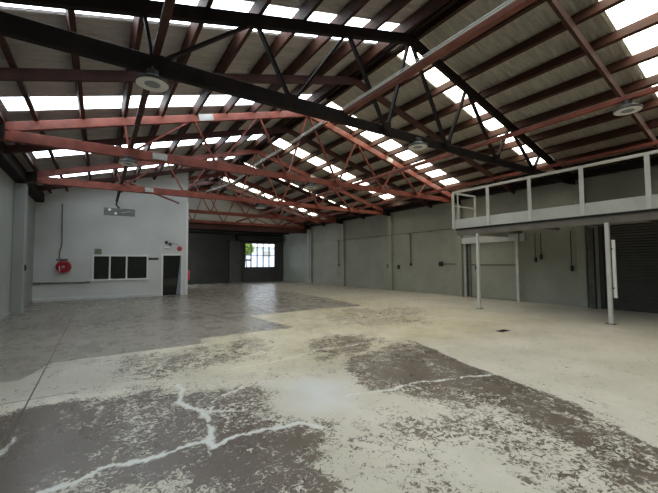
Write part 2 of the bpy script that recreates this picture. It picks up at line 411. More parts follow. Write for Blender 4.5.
# pilasters
def pilaster(x0, x1, y0, y1, z1, m, lab, cap=True):
    t = thing('pilaster', lab, 'pilaster', ((x0+x1)/2, (y0+y1)/2, 0), 'wall pilasters')
    obj('shaft', one(lambda b: box(b, x0, x1, y0, y1, 0, z1, .015)), m, t)
    if cap: obj('bearing_plate', one(lambda b: box(b, x0+.01, x1-.01, y0+.03, y1-.03, z1, z1+.03, .004)), 'plate_steel', t)
pilaster(XL, XL+.30, 15.0, 15.42, 4.3, 'wall_left', 'pale grey pilaster on the left wall before the office')
pilaster(XL, XL+.28, 10.1, 10.5, 4.3, 'wall_left', 'pale pilaster on the left wall, just outside the picture edge')
for y, lab in ((5.3, 'dark shaded pilaster on the right wall under the mezzanine'), (10.3, 'pale pilaster on the right wall left of the sliding door'),
               (15.0, 'grey green pilaster at the middle of the open right wall'), (19.75, 'grey green pilaster beside the long drop pipe of the right wall'),
               (24.2, 'farthest pilaster of the right wall at the back bay')):
    pilaster(XR-.16, XR, y-.14, y+.14, 4.36, 'wall_green', lab)
tag(obj('light_switch', one(lambda b: [box(b, XL+.30, XL+.33, 15.2, 15.32, 1.42, 1.62, .008), box(b, XL+.33, XL+.34, 15.24, 15.28, 1.49, 1.55, .003)]), 'black'),
    'small black switch box on the left wall pilaster', 'switch')

# ------------------------------------------------------------------ roof sheets and skylights
STRIPS = {-1: [(-2.3, -1.5), (1.7, 2.48), (5.57, 6.37), (9.56, 10.26), (13.64, 14.34), (17.25, 17.6), (21.6, 22.25)],  # first two strips are unseen, added to light the foreground floor
          1: [(-2.3, -1.5), (1.7, 2.48), (5.74, 6.38), (9.56, 10.26), (13.64, 14.34), (17.98, 18.2), (21.6, 22.25)]}  # first strip is unseen, added to light the foreground floor
RDZ = .368
PITCH = .1016
def corr(y): return .011*math.cos(2*PI*y/PITCH)
def sag(x):                                   # the foil lining hangs slightly between the purlins
    d = abs(x-XM); u = ((d-.24)/.88) % 1.0
    return 0 if d < .24 else -.015*math.sin(PI*u)**.8
def sheet(bm, xa, xb, y0, y1, dz, seg=5):
    n = max(4, int((y1-y0)/PITCH*seg))
    if abs(xb-xa) < 3: xs = [xa, xb]
    else:
        s_ = 1 if xb > xa else -1; xs = [xa]+[XM+s_*(.24+.11*k) for k in range(int((abs(xb-XM)-.24)/.11)+1)]+[xb]
    lining = False
    if len(xs) > 3: xs = [xa, (xa+xb)/2, xb]
    prev = None
    for i in range(n+1):
        y = y0+(y1-y0)*i/n
        row = [bm.verts.new((x, y, zr(x, dz)+corr(y)+(sag(x) if lining else 0))) for x in xs]
        if prev:
            for k in range(len(xs)-1): bm.faces.new((prev[k], prev[k+1], row[k+1], row[k]))
        prev = row
for side in (-1, 1):
    rf = bm_new()
    xe = XM+side*8.75; xr_ = XM+side*.0
    spans = []; y = YF-.3
    for a, b in STRIPS[side]:
        spans.append((y, a)); y = b
    spans.append((y, YG+.3))
    for a, b in spans: sheet(rf, xr_, xe, a, b, RDZ)
    for a, b in STRIPS[side]:                 # opaque sheet above and below each translucent one
        sheet(rf, xr_, XM+side*.22, a, b, RDZ)
        sheet(rf, XM+side*7.72, xe, a, b, RDZ)
    ro = struct('ceiling_left' if side == -1 else 'ceiling_right', rf, 'roof_left' if side == -1 else 'roof')
    for p in ro.data.polygons: p.use_smooth = True
order = ['behind the camera', 'above and beside the camera', 'just past the nearest truss', 'just before the second truss', 'midway before the third truss', 'midway before the fourth truss', 'farthest toward the gable']  # second strip of side -1 is also unseen, added for light
for side, nm in ((-1, 'left'), (1, 'right')):
    for i, (a, b) in enumerate(STRIPS[side]):
        bm = bm_new(); sheet(bm, XM+side*.2, XM+side*7.74, a-.02, b+.02, RDZ-.004, 8)
        o = obj('skylight', bm, 'sky_l' if side == -1 else 'sky_r', smooth=True)
        tint = 'bluish white' if side == -1 else 'cream'
        tag(o, '%s translucent roof sheet on the %s slope, %s' % (tint, nm, order[i]), 'skylight', 'skylight strips of the %s slope' % nm)

# purlins
PX = [.24+.88*k for k in range(10)]; PX[-1] = 7.86
words = ['topmost', 'second', 'third', 'fourth', 'fifth', 'sixth', 'seventh', 'eighth', 'ninth', 'lowest']
for side, nm in ((-1, 'left'), (1, 'right')):
    for k, d in enumerate(PX):
        x = XM+side*d; up = Vector((side*SL, 0, 1)).normalized()
        z = zr(x, .107+.12)
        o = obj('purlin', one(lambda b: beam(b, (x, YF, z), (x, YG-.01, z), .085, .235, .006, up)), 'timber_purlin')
        tag(o, '%s timber purlin%s of the %s roof slope' % (words[k], '' if k in (0, 9) else ' down from the ridge', nm), 'purlin', 'purlins of the %s roof slope' % nm)

# ------------------------------------------------------------------ trusses
BN = [.63, 2.86, 5.15, 7.2, 9.38, 11.45]          # bottom nodes
TN = [-.5, .42-.0, 2.15, 4.13, XM, 8.08, 10.15, 11.97, 13.2]
def truss(y, lab, m, x0=XL+.02, x1=XR-.02, ends=(True, True)):
    t = thing('roof_truss', lab, 'truss', (XM, y, ZC-.11), 'roof trusses')
    obj('bottom_chord', one(lambda b: beam(b, (x0, y, ZC-.02), (4.0, y, ZC-.02), .11, .25, .008)), m, t)
    obj('bottom_chord', one(lambda b: beam(b, (3.7, y+.09, ZC), (x1, y+.09, ZC), .07, .20, .008)), m, t)
    for s in (-1, 1):
        xe = x0 if s == -1 else x1
        a = (XM+s*.0, y, ZR); e = (xe, y, zr(xe)); 
        up = Vector((s*SL, 0, 1)).normalized()
        obj('top_chord', one(lambda b: beam(b, a, e, .11, .21, .008, up)), m, t)
        if s == -1 and x0 > XL+1: continue
        # heel gusset
        gx = xe+(-s)*.55
        bm = bm_new()
        v = [bm.verts.new((px, yy, pz)) for yy in (y-.075, y-.06) for px, pz in ((xe, ZC-.16), (gx, ZC-.12), (gx, zr(gx, .08)), (xe, zr(xe, .1)))]
        for q in ((0, 1, 2, 3), (7, 6, 5, 4), (0, 4, 5, 1), (1, 5, 6, 2), (2, 6, 7, 3), (3, 7, 4, 0)): bm.faces.new([v[i] for i in q])
        obj('heel_plate', bm, 'timber_black', t)
    links = [(BN[0], TN[1]), (BN[0], TN[2]), (BN[1], TN[2]), (BN[1], TN[3]), (BN[2], TN[3]), (BN[2], TN[4]), (BN[3], TN[4]), (BN[3], TN[5]),
             (BN[4], TN[5]), (BN[4], TN[6]), (BN[5], TN[6]), (BN[5], TN[7])]
    for bx, tx in links:
        if bx < x0+.1 or tx < x0+.1: continue
        o = .05 if tx > bx else -.05
        obj('web', one(lambda b: beam(b, (bx+o, y-.02*0, ZC+.06), (tx-(o*.8), y, zr(tx, -.06)), .045, .075, .005, (0, 1, 0))), m, t)
    for px in BN[:6]:
        if px < x0+.1: continue
        obj('gusset_plate', one(lambda b: box(b, px-.10, px+.10, y-.062, y-.056, ZC-.04, ZC+.13, .002)), m, t)
    return t
T = []
labs = ['nearest dark timber roof truss spanning over the camera', 'second roof truss with sunlit salmon red left chord', 'third roof truss above the hanging grey panel',
        'fourth roof truss crossing just behind the office wall line', 'farthest roof truss in front of the pale gable boards']
for i, y in enumerate(TY):
    T.append(truss(y, labs[i], 'timber_black' if i == 0 else 'timber', x0=(XL+.02 if i < 3 else XO+.03)))  # nearest truss gets its backlit shade from the darker timber
def splice(t, y, x, top, L=.36):
    if top: obj('splice_plate', one(lambda b: beam(b, (x-L/2, y-.07, zr(x-L/2)), (x+L/2, y-.07, zr(x+L/2)), .03, .19, .004)), 'silver_paint', t)
    else: obj('splice_plate', one(lambda b: beam(b, (x-L/2, y-.07, ZC-.01), (x+L/2, y-.07, ZC-.01), .03, .17, .004)), 'silver_paint', t)
splice(T[1], TY[1], 2.5, True, .4); splice(T[1], TY[1], 1.3, False); splice(T[1], TY[1], 9.75, True, .3)
splice(T[2], TY[2], 1.55, False, .3); splice(T[2], TY[2], 9.0, True, .3)

tag(obj('ridge_beam', one(lambda b: beam(b, (XM, YF, 7.05), (XM, YG-.01, 7.05), .10, .22, .008)), 'timber_black'), 'dark timber ridge beam running the length of the roof peak', 'beam')
# mid-bay rafters below the purlins
midlab = ['nearest', 'second', 'third', 'fourth', 'farthest']
for i, y in enumerate((2.92, 7.65, 11.95, 17.4, 22.2)):
    t = thing('rafter_pair', '%s pair of plain rafters between trusses, following both roof slopes' % midlab[i], 'rafter', (XM, y, 4.5), 'mid bay rafters')
    for s in (-1, 1):
        xe = XM+s*8.33
        if i >= 4 and s == -1: xe = XO+.02
        up = Vector((s*SL, 0, 1)).normalized()
        obj('rafter', one(lambda b: beam(b, (XM, y, zr(XM, -.02)), (xe, y, zr(xe, -.02)), .07, .2, .006, up)), 'timber_dark', t)

# longitudinal tie beams over the bottom chords
ZT = ZC+.155
for x, m, lab in ((.62, 'timber_dark', 'leftmost dark red lengthwise tie timber, over the office windows line'), (4.12, 'timber_mid', 'brownish red lengthwise tie timber that carries the pale conduit'),
                  (8.25, 'timber', 'red lengthwise tie timber crossing left of the mezzanine rail'), (12.05, 'timber', 'rightmost red lengthwise tie timber just above the mezzanine rail')):
    y1 = YO-.01 if x < XO else 5.75 if x < 5 else YG-.05
    tag(obj('tie_beam', one(lambda b: beam(b, (x, YF+.01, ZT), (x, y1, ZT), .10, .09, .006)), m), lab, 'beam', 'lengthwise tie beams')
# diagonal wind braces
for a, c, lab in (((.62, 15.2, 4.8), (3.4, 19.4, 4.8), 'thin red diagonal brace running to the office wall'), ((7.4, 20.1, 4.54), (10.7, 24.3, 4.54), 'thin dark diagonal brace before the gable boards')):
    tag(obj('wind_brace', one(lambda b: beam(b, a, c, .05, .08, .004)), 'timber'), lab, 'brace')
# conduit along the second tie beam, swinging between the trusses
pts = [(4.24, YF+.02, ZT), (4.24, 5.3, ZT), (4.24, 6.4, ZT-.02), (4.28, 8.5, ZT-.28), (4.3, 10.0, ZT-.2), (4.24, 10.6, ZT)]
cp = smoothpath([(4.0, YF+.02, ZT), (4.0, 0, ZT), (4.0, 3, ZT), (4.0, 5.3, ZT), (4.0, 8, ZT-.02), (4.0, 10.2, ZT), (3.98, 11.2, ZT-.12), (3.9, 13, ZT-.12), (3.7, 15.1, ZT+.0)], 6)
cp2 = [p+Vector((.07, 0, -.005)) for p in cp]
cd = thing('conduit', 'pale twin conduit fixed along the red lengthwise tie timber', 'conduit', (4.0, 2, ZT))
obj('pipe', one(lambda b: tube(b, cp, .012)), 'pale_pipe', cd, True)
obj('pipe', one(lambda b: tube(b, [p+Vector((.02, 0, .05)) for p in cp], .010)), 'pale_pipe', cd, True)
obj('pipe', one(lambda b: tube(b, [p for p in cp2 if p.y > 5.8], .016)), 'timber_purlin', cd, True)

# ------------------------------------------------------------------ lamps
def lamp(x, y, z, top, lab, d=.44):
    t = thing('high_bay_lamp', lab, 'lamp', (x, y, z), 'round high bay lamps'); r = d/2
    obj('lamp_shade', one(lambda b: lathe(b, [(r*.35, z+.13), (r*.55, z+.10), (r*.97, z+.045), (r, z+.03), (r, z+.01), (r*.96, z+.004), (r*.6, z+.03), (0.0001, z+.03)], (x, y, 0))), 'lamp_body', t, True)
    obj('reflector_ring', one(lambda b: lathe(b, [(r*.955, z+.003), (r*.93, z-.004), (r*.56, z-.002), (r*.54, z+.018)], (x, y, 0))), 'lamp_ring', t, True)
    obj('lens', one(lambda b: lathe(b, [(r*.54, z+.016), (r*.5, z+.004), (r*.2, z-.006), (.0001, z-.008)], (x, y, 0))), 'lamp_lens', t, True)
    obj('driver_housing', one(lambda b: lathe(b, [(r*.36, z+.12), (r*.36, z+.2), (r*.2, z+.22), (.0001, z+.22)], (x, y, 0))), 'lamp_body', t, True)
    obj('hanger', one(lambda b: tube(b, [(x, y, z+.2), (x, y, top)], .012)), 'plate_steel', t, True)
lamp(.57, 5.38, 4.15, 4.42, 'large round lamp with pale ring below the nearest truss, upper left')
lamp(.55, 10.15, 4.18, 4.42, 'round lamp under the second truss, upper left of the office')
lamp(6.05, 5.42, 4.25, 4.44, 'small pale round lamp under the nearest truss, right of centre')
lamp(8.28, 2.24, 4.44, 4.66, 'round lamp at the far right above the mezzanine rail')
lamp(6.0, 10.2, 4.2, 4.44, 'dark round lamp under the second truss near mid picture')
lamp(6.2, 15.2, 4.2, 4.44, 'distant round lamp under the third truss before the gable')

# hanging panel
hx0, hx1, hy = .08, 1.10, 15.3
hp_ = thing('hanging_sign', 'grey mottled rectangular board hanging before the office wall', 'sign', ((hx0+hx1)/2, hy, 3.45))
obj('sign_board', one(lambda b: box(b, hx0, hx1, hy, hy+.05, 3.46, 3.74, .006)), paint('mottled_grey_panel', (96, 100, 98), (136, 140, 137), .35, 5, .5, 0, (1, 1, 4)), hp_)
obj('spot_reflector', one(lambda b: lathe(b, [(.045, hy-.012), (.05, hy), (.02, hy+.001)], (.26, 0, 3.67), 'Y', 16)), 'white', hp_)  # pale spots on the board, built as small white discs
obj('spot_reflector', one(lambda b: lathe(b, [(.04, hy-.012), (.045, hy), (.02, hy+.001)], (.46, 0, 3.54), 'Y', 16)), 'white', hp_)
obj('streak_tube', one(lambda b: tube(b, [(.66, hy-.01, 3.57), (.95, hy-.01, 3.64)], .016)), 'silver_paint', hp_, True)  # pale streak on the board, built as a thin silver rod
obj('bracket', one(lambda b: [tube(b, [(.58, hy+.02, 3.74), (.47, hy+.02, 3.86), (.52, hy+.02, 4.1), (.58, hy-.05, 4.35), (.6, hy-.1, 4.42)], .03), box(b, .50, .66, hy-.12, hy+.06, 4.36, 4.41)]), 'black', hp_, True)

# ------------------------------------------------------------------ office wall fittings
w2 = sempty('window_2', (.85, YO, .92), 'three-light dark internal window in a white frame on the office wall', 'window')
def frame(bm):
    f = .07
    box(bm, -.30, 2.02, YO-.03, YO+.06, 2.0, 2.08, .005); box(bm, -.34, 2.06, YO-.07, YO+.06, .85, .93, .005)
    for x in (-.30, .36, 1.05, 1.95): box(bm, x-.0, x+f, YO-.028, YO+.06, .93, 2.0, .005)
obj('window_frame', one(frame), 'white', w2)
for a, b_ in ((-.25, .36), (.42, 1.05), (1.11, 1.95)):
    obj('window_pane', one(lambda b: box(b, a, b_, YO+.02, YO+.03, .93, 2.0)), 'dark_glass', w2)
obj('inner_blind', one(lambda b: [box(b, 1.2, 1.85, YO+.05, YO+.06, 1.84-.03*k, 1.855-.03*k) for k in range(4)]), 'plate_steel', w2)
d1 = sempty('door_1', (3.1, YO, 0), 'dark open doorway with white surround at the office corner', 'door')
def dframe(bm):
    box(bm, ODX0-.09, ODX0, YO-.02, YO+.15, 0, 2.14, .005); box(bm, ODX1, ODX1+.07, YO-.02, YO+.15, 0, 2.14, .005)
    box(bm, ODX0-.09, ODX1+.07, YO-.021, YO+.15, 2.06, 2.15, .005)
obj('door_frame', one(dframe), 'white', d1)
obj('door_leaf', one(lambda b: [box(b, ODX0+.0, ODX1, YO+.10, YO+.14, 0.01, 2.05, .004)] + [box(b, ODX0+.06+.15*k, ODX0+.075+.15*k, YO+.085, YO+.10, .05, 1.98) for k in range(6)] + [box(b, ODX0+.02, ODX1-.02, YO+.08, YO+.10, 1.0, 1.08)]), 'dark_glass', d1)
def curt(bm):
    n = 14; rows = []
    for i in range(13):
        z = 2.04-2.0*i/12; xl = 3.50-.17*(i/12)**1.3; xr2 = 3.56
        rows.append([bm.verts.new((xl+(xr2-xl)*k/n, YO-.02+.018*math.sin(k*1.9+i*.15), z)) for k in range(n+1)])
    for a, b in zip(rows, rows[1:]):
        for k in range(n): bm.faces.new((a[k], a[k+1], b[k+1], b[k]))
    bmesh.ops.solidify(bm, geom=bm.faces[:], thickness=.006)
tag(obj('curtain', one(curt), 'curtain', smooth=True), 'white cloth strip hanging at the right edge of the office doorway', 'curtain')
tag(obj('notice', one(lambda b: [box(b, -.22, .06, YO-.03, YO, 2.1, 2.35, .006), box(b, -.18, .02, YO-.035, YO-.03, 2.15, 2.3, .002)]), 'olive'), 'small olive square box above the office window left end', 'notice')
tag(obj('name_plate', one(lambda b: [box(b, 2.02, 2.48, YO-.02, YO, 1.83, 1.94, .004), box(b, 2.05, 2.45, YO-.024, YO-.02, 1.85, 1.92, .002)]), 'sign_dark'), 'narrow dark name plate between office window and door', 'sign')
fl = thing('floodlight', 'twin head emergency floodlight above the office door', 'light', (2.9, YO, 2.55))
obj('base_box', one(lambda b: box(b, 2.72, 3.02, YO-.06, YO, 2.42, 2.56, .01)), 'white', fl)
for x, z in ((2.82, 2.72), (2.99, 2.64)):
    obj('lamp_head', one(lambda b: lathe(b, [(.03, YO-.02), (.075, YO-.1), (.08, YO-.13), (.06, YO-.13), (.0001, YO-.11)], (x, 0, z), 'Y', 18)), 'black' if x < 2.9 else 'plate_steel', fl, True)
obj('cable', one(lambda b: tube(b, smoothpath([(3.02, YO-.03, 2.6), (3.2, YO-.02, 2.68), (3.42, YO-.02, 2.6)]), .008, 6)), 'plate_steel', fl, True)
bl = thing('alarm_bell', 'round red alarm bell above the right of the office doorway', 'bell', (3.47, YO, 2.4))
obj('gong', one(lambda b: lathe(b, [(.125, YO-.03), (.125, YO-.05), (.10, YO-.085), (.05, YO-.1), (.0001, YO-.103)], (3.47, 0, 2.43), 'Y', 24)), 'bell', bl, True)
obj('back_box', one(lambda b: box(b, 3.38, 3.56, YO-.032, YO, 2.33, 2.53, .006)), 'white', bl)
obj('centre_bolt', one(lambda b: lathe(b, [(.03, YO-.1), (.03, YO-.115), (.0001, YO-.118)], (3.47, 0, 2.43), 'Y', 12)), 'red_dark', bl)
# hose reel
hr = thing('fire_hose_reel', 'red fire hose reel mounted on the office wall at left', 'hose reel', (-1.34, YO, 1.25))
cx, cz = -1.34, 1.53
for yy in (YO-.24, YO-.08):
    obj('reel_disc', one(lambda b: lathe(b, [(.0001, yy), (.07, yy), (.09, yy-.008), (.25, yy-.008), (.275, yy), (.275, yy+.018), (.25, yy+.012), (.0001, yy+.012)], (cx, 0, cz), 'Y', 36)), 'red', hr, True)
def coil(bm):
    for k, yy in enumerate((-.205, -.17, -.135, -.10)):
        pts = [(cx+.225*math.cos(a*2*PI/28), YO+yy, cz+.225*math.sin(a*2*PI/28)) for a in range(29)]
        tube(bm, pts, .019, 8)
obj('hose', one(coil), 'red_dark', hr, True)
obj('hub', one(lambda b: lathe(b, [(.05, YO-.29), (.06, YO-.27), (.06, YO-.0)], (cx, 0, cz), 'Y', 20)), 'silver_paint', hr, True)
obj('nozzle', one(lambda b: tube(b, smoothpath([(cx-.12, YO-.22, cz-.22), (cx-.14, YO-.26, cz-.12), (cx-.13, YO-.27, cz+.02)]), .022, 8)), 'white', hr, True)
tag(obj('reel_sign', one(lambda b: [box(b, -1.62, -1.2, YO-.015, YO, 1.80, 1.88, .004), box(b, -1.6, -1.22, YO-.018, YO-.015, 1.82, 1.86)]), 'blue_label'), 'flat blue grey sign plate above the red hose reel', 'sign')
tag(obj('water_pipe', one(lambda b: tube(b, smoothpath([(-1.46, YO-.03, 4.35), (-1.44, YO-.03, 3.2), (-1.43, YO-.03, 2.5), (-1.5, YO-.04, 2.2), (-1.5, YO-.04, 1.91)]), .022)), 'grey_pipe', smooth=True), 'thin grey pipe dropping down the office wall to the hose reel', 'pipe')
fe = thing('fire_extinguisher', 'red fire extinguisher just behind the office wall corner', 'fire extinguisher', (XO+.10, YO+.28, .75))
obj('cylinder', one(lambda b: lathe(b, [(.07, .78), (.085, .80), (.085, 1.22), (.06, 1.28), (.03, 1.31)], (XO+.10, YO+.28, 0))), 'bell', fe, True)
obj('valve', one(lambda b: [box(b, XO+.07, XO+.13, YO+.25, YO+.31, 1.30, 1.36, .004), box(b, XO+.08, XO+.12, YO+.2, YO+.33, 1.36, 1.38, .004)]), 'black', fe)
obj('wall_bracket', one(lambda b: box(b, XO, XO+.03, YO+.25, YO+.31, .95, 1.2)), 'plate_steel', fe)

# ------------------------------------------------------------------ back bay
w1 = sempty('window_1', (12.0, YB, WZ0), 'bright barred window in the dark back wall', 'window')
def bars(bm):
    f = .09
    box(bm, WX0, WX1, YB+.03, YB+.09, WZ0, WZ0+f); box(bm, WX0, WX1, YB+.03, YB+.09, WZ1-f, WZ1)
    for k in range(6):
        x = WX0+(WX1-WX0-f)*k/5; box(bm, x, x+f, YB+.031, YB+.089, WZ0+f, WZ1-f)
    box(bm, WX0+f, WX1-f, YB+.032, YB+.088, 2.33, 2.39)
obj('window_frame', one(bars), 'black', w1)
obj('window_pane', one(lambda b: box(b, WX0+.06, WX1-.06, YB+.055, YB+.06, WZ0+.06, WZ1-.06)), 'pane', w1)
obj('window_handle', one(lambda b: box(b, WX0+.05, WX0+.6, YB+.0, YB+.03, 1.86, 2.0, .01)), 'black', w1)
obj('window_sill', one(lambda b: box(b, WX0-.05, WX1+.05, YB-.06, YB+.03, WZ0-.06, WZ0)), 'wall_dark', w1)
sb = thing('shutter_box', 'dark roller shutter box above the barred window', 'shutter box', (11.8, YB-.2, 3.6))
obj('housing', one(lambda b: box(b, 9.75, 13.85, YB-.42, YB-.01, 3.62, 4.08, .02)), 'roller', sb)
obj('bottom_rail', one(lambda b: box(b, 10.0, 13.8, YB-.22, YB-.12, 3.52, 3.62, .01)), 'black', sb)
for x in (9.78, 13.80): obj('end_plate', one(lambda b: box(b, x-.03, x+.03, YB-.46, YB-.01, 3.56, 4.12, .008)), 'black', sb)
def slats(bm, x0, x1, z0, z1, y):
    n = int((z1-z0)/.09)
    prev = None
    for i in range(n*4+1):
        z = z0+(z1-z0)*i/(n*4); yy = y-.014*abs(math.sin(PI*i/4))
        row = [bm.verts.new((x0, yy, z)), bm.verts.new((x1, yy, z))]
        if prev: bm.faces.new((prev[0], prev[1], row[1], row[0]))
        prev = row
d2 = sempty('door_2', (7.2, YB, 0), 'closed dark roller door at the back left of the barred window', 'door')
obj('shutter_curtain', one(lambda b: slats(b, 5.2, 9.2, -.0, 3.75, YB+.06)), 'roller', d2)
obj('guide_rail', one(lambda b: box(b, 9.12, 9.22, YB-.03, YB+.0, 0, 3.8, .005)), 'black', d2)
obj('shutter_drum', one(lambda b: box(b, 5.1, 9.3, YB-.3, YB-.0, 3.72, 4.12, .02)), 'roller', d2)
struct('trim_5', one(lambda b: box(b, 9.25, 10.2, YB-.10, YB, 0, 3.55, .01)), paint('grey_pier_paint', (84, 84, 79), (96, 96, 90), .75, 1))
# outside the back window
struct('ground_outside', one(lambda b: box(b, -4, 30, YB+.2, 60, -.2, -.05)), 'asphalt')
nb = thing('neighbour_building', 'pale building across the yard seen through the back window', 'building', (20, 42, -.05))
def wb(bm):
    prev = None; n = 30
    for i in range(n+1):
        for q, dy in ((0, 0), (1, .03)):
            z = -.05+3.7*i/n
            row = [bm.verts.new((13, 42-dy, z+q*.001)), bm.verts.new((29, 42-dy, z+q*.001))]
            if prev: bm.faces.new((prev[0], prev[1], row[1], row[0]))
            prev = row
    box(bm, 13, 29, 42.01, 46, -.05, 3.6)
obj('wall', one(wb), 'weatherboard', nb)
obj('roof', one(lambda b: [beam(b, (12.7, 43, 3.75), (29.3, 43, 3.75), 3.2, .12, .01)]), 'white', nb)
for x in (17.6, 19.2): obj('window', one(lambda b: box(b, x, x+1.0, 41.93, 41.97, 2.5, 3.2, .01)), 'silver_paint', nb)
def bush(bm):
    random.seed(5)
    for _ in range(1500):
        a = random.uniform(0, 2*PI); h = random.uniform(-.9, 1); r = math.sqrt(max(0, 1-h*h))*random.uniform(.75, 1.05)
        c = Vector((13.1+.75*r*math.cos(a), 36+.8*r*math.sin(a), 3.25+.7*h))
        d = Vector((random.gauss(0, 1), random.gauss(0, 1), random.gauss(0, 1))).normalized(); s = d.orthogonal().normalized()
        L = random.uniform(.12, .22)
        v = [bm.verts.new(c+d*L), bm.verts.new(c+s*L*.45), bm.verts.new(c-d*L), bm.verts.new(c-s*L*.45)]
        bm.faces.new(v)
st = thing('shrub', 'yellow green shrub outside the left edge of the back window', 'shrub', (13.1, 36, -.05))
obj('foliage', one(bush), 'shrub', st)
obj('stem', one(lambda b: tube(b, [(13.1, 36, -.05), (13.15, 36, 1.2), (13.05, 36, 2.8)], .06)), 'trunk', st)

# ------------------------------------------------------------------ right wall: sliding door, pipes
d3 = sempty('door_3', (XR, 8.8, 0), 'pale grey sliding door recessed in the right wall under the mezzanine end', 'door')
obj('door_panel', one(lambda b: box(b, XR+.04, XR+.10, 7.6, 9.85, .02, 2.5, .006)), 'wall_green', d3)
obj('back_panel', one(lambda b: box(b, XR+.13, XR+.18, DY0, DY1, 0, 2.5)), 'wall_dark', d3)
obj('door_rail', one(lambda b: box(b, XR+.01, XR+.04, 7.6, 10.1, 1.46, 1.51, .004)), 'grey_pipe', d3)
obj('door_stile', one(lambda b: box(b, XR-.01, XR+.04, 9.78, 9.90, 0.01, 2.5, .004)), 'grey_pipe', d3)
obj('door_stile', one(lambda b: box(b, XR-.03, XR+.06, 10.02, 10.14, 0.01, 2.5, .004)), 'fascia', d3)
obj('door_lintel', one(lambda b: box(b, XR-.14, XR+.02, 7.25, 10.15, 2.46, 2.74, .008)), 'steel_white', d3)
obj('door_handle', one(lambda b: box(b, XR-.03, XR+.01, 9.45, 9.55, 1.28, 1.42, .006)), 'black', d3)
d4 = sempty('door_4', (XR-.1, 2.2, 0), 'charcoal roller door on the right wall under the near mezzanine', 'door')  # dark slatted panel over the darker near stretch of wall
def slats_x(bm, y0, y1, z0, z1, x):
    prev = None; n = int((z1-z0)/.09)
    for i in range(n*4+1):
        z = z0+(z1-z0)*i/(n*4); xx = x-.014*abs(math.sin(PI*i/4))
        row = [bm.verts.new((xx, y0, z)), bm.verts.new((xx, y1, z))]
        if prev: bm.faces.new((prev[0], prev[1], row[1], row[0]))
        prev = row
obj('shutter_curtain', one(lambda b: slats_x(b, -.3, 4.7, 0, 2.8, XR-.04)), 'roller', d4)
obj('guide_rail', one(lambda b: box(b, XR-.10, XR, 4.68, 4.80, 0, 2.8, .005)), 'roller', d4)
tag(obj('wall_pipe', one(lambda b: [tube(b, [(XR-.19, 20.35, 3.2), (XR-.19, 8.15, 3.24)], .022)] + [box(b, XR-.2, XR, y, y+.03, 3.18, 3.22) for y in (18, 16.2, 13.5, 12, 9.2)]), 'grey_pipe', smooth=True),
    'long horizontal grey pipe high along the right wall', 'pipe')
for y, z0, lab in ((20.35, 1.5, 'far vertical drop pipe on the right wall'), (13.45, 1.55, 'near vertical drop pipe on the right wall, right of the middle pilaster')):
    t = thing('drop_pipe', lab, 'pipe', (XR-.1, y, z0), 'vertical drop pipes')
    obj('pipe', one(lambda b: tube(b, [(XR-.05, y, z0), (XR-.05, y, 3.12), (XR-.08, y, 3.19), (XR-.19, y, 3.2)], .03)), 'grey_pipe', t, True)
    obj('valve', one(lambda b: box(b, XR-.09, XR, y-.05, y+.05, z0-.1, z0+.03, .008)), 'black', t)
for y, z, w, lab in ((14.4, 1.36, .16, 'dark socket box right of the middle pilaster'), (15.15, 1.42, .12, 'small grey socket box on the left face of the middle pilaster'), (11.45, 1.53, .22, 'dark outlet box with a thin pipe running to the sliding door')):
    x0 = XR-.06 if y != 15.15 else XR-.22
    o = obj('socket_box', one(lambda b: [box(b, x0, x0+.06, y-w/2, y+w/2, z-.11, z+.11, .008), box(b, x0-.012, x0, y-w*.3, y+w*.3, z-.05, z+.05, .004)]), 'black' if y != 15.15 else 'grey_pipe')
    tag(o, lab, 'socket', 'wall socket boxes')
tag(obj('wall_pipe', one(lambda b: tube(b, [(XR-.02, 11.34, 1.53), (XR-.02, 10.44, 1.52)], .014, 8)), 'grey_pipe', smooth=True), 'thin short horizontal pipe left of the sliding door', 'pipe')
tag(obj('wall_conduit', one(lambda b: tube(b, [(XR-.18, 24.45, .02), (XR-.18, 24.45, 4.4)], .045, 12)), 'steel_white', smooth=True), 'pale vertical conduit beside the farthest right wall pilaster', 'pipe')
for (y, z0, lab) in ((6.85, 1.68, 'left cord of the two hanging plug cords under the mezzanine'), (6.64, 1.78, 'right cord of the two hanging plug cords under the mezzanine'), (5.62, 1.35, 'single thin cord hanging left of the dark pilaster')):
    x = XR-.12
    t = thing('power_lead', lab, 'power lead', (x, y, z0), 'cords hanging under the mezzanine')
    obj('cord', one(lambda b: tube(b, smoothpath([(x, y, 2.72), (x+.01, y+.01, 2.3), (x-.01, y, z0+.08)]), .014, 8)), 'black', t, True)
    obj('plug', one(lambda b: lathe(b, [(.015, z0+.12), (.05, z0+.08), (.055, z0-.05), (.03, z0-.1), (.0001, z0-.1)], (x, y, 0), 'Z', 14)), 'black', t, True)
tag(obj('wall_column', one(lambda b: box(b, XR-.28, XR-.15, 7.44, 7.56, 0, 2.75, .008)), 'steel_white'), 'slim pale steel column at the right side of the sliding door', 'column')
tag(obj('wall_column', one(lambda b: box(b, XR-.36, XR-.22, 4.86, 5.0, 0, 2.75, .008)), 'plate_steel'), 'dark steel column beside the shaded pilaster under the mezzanine', 'column')

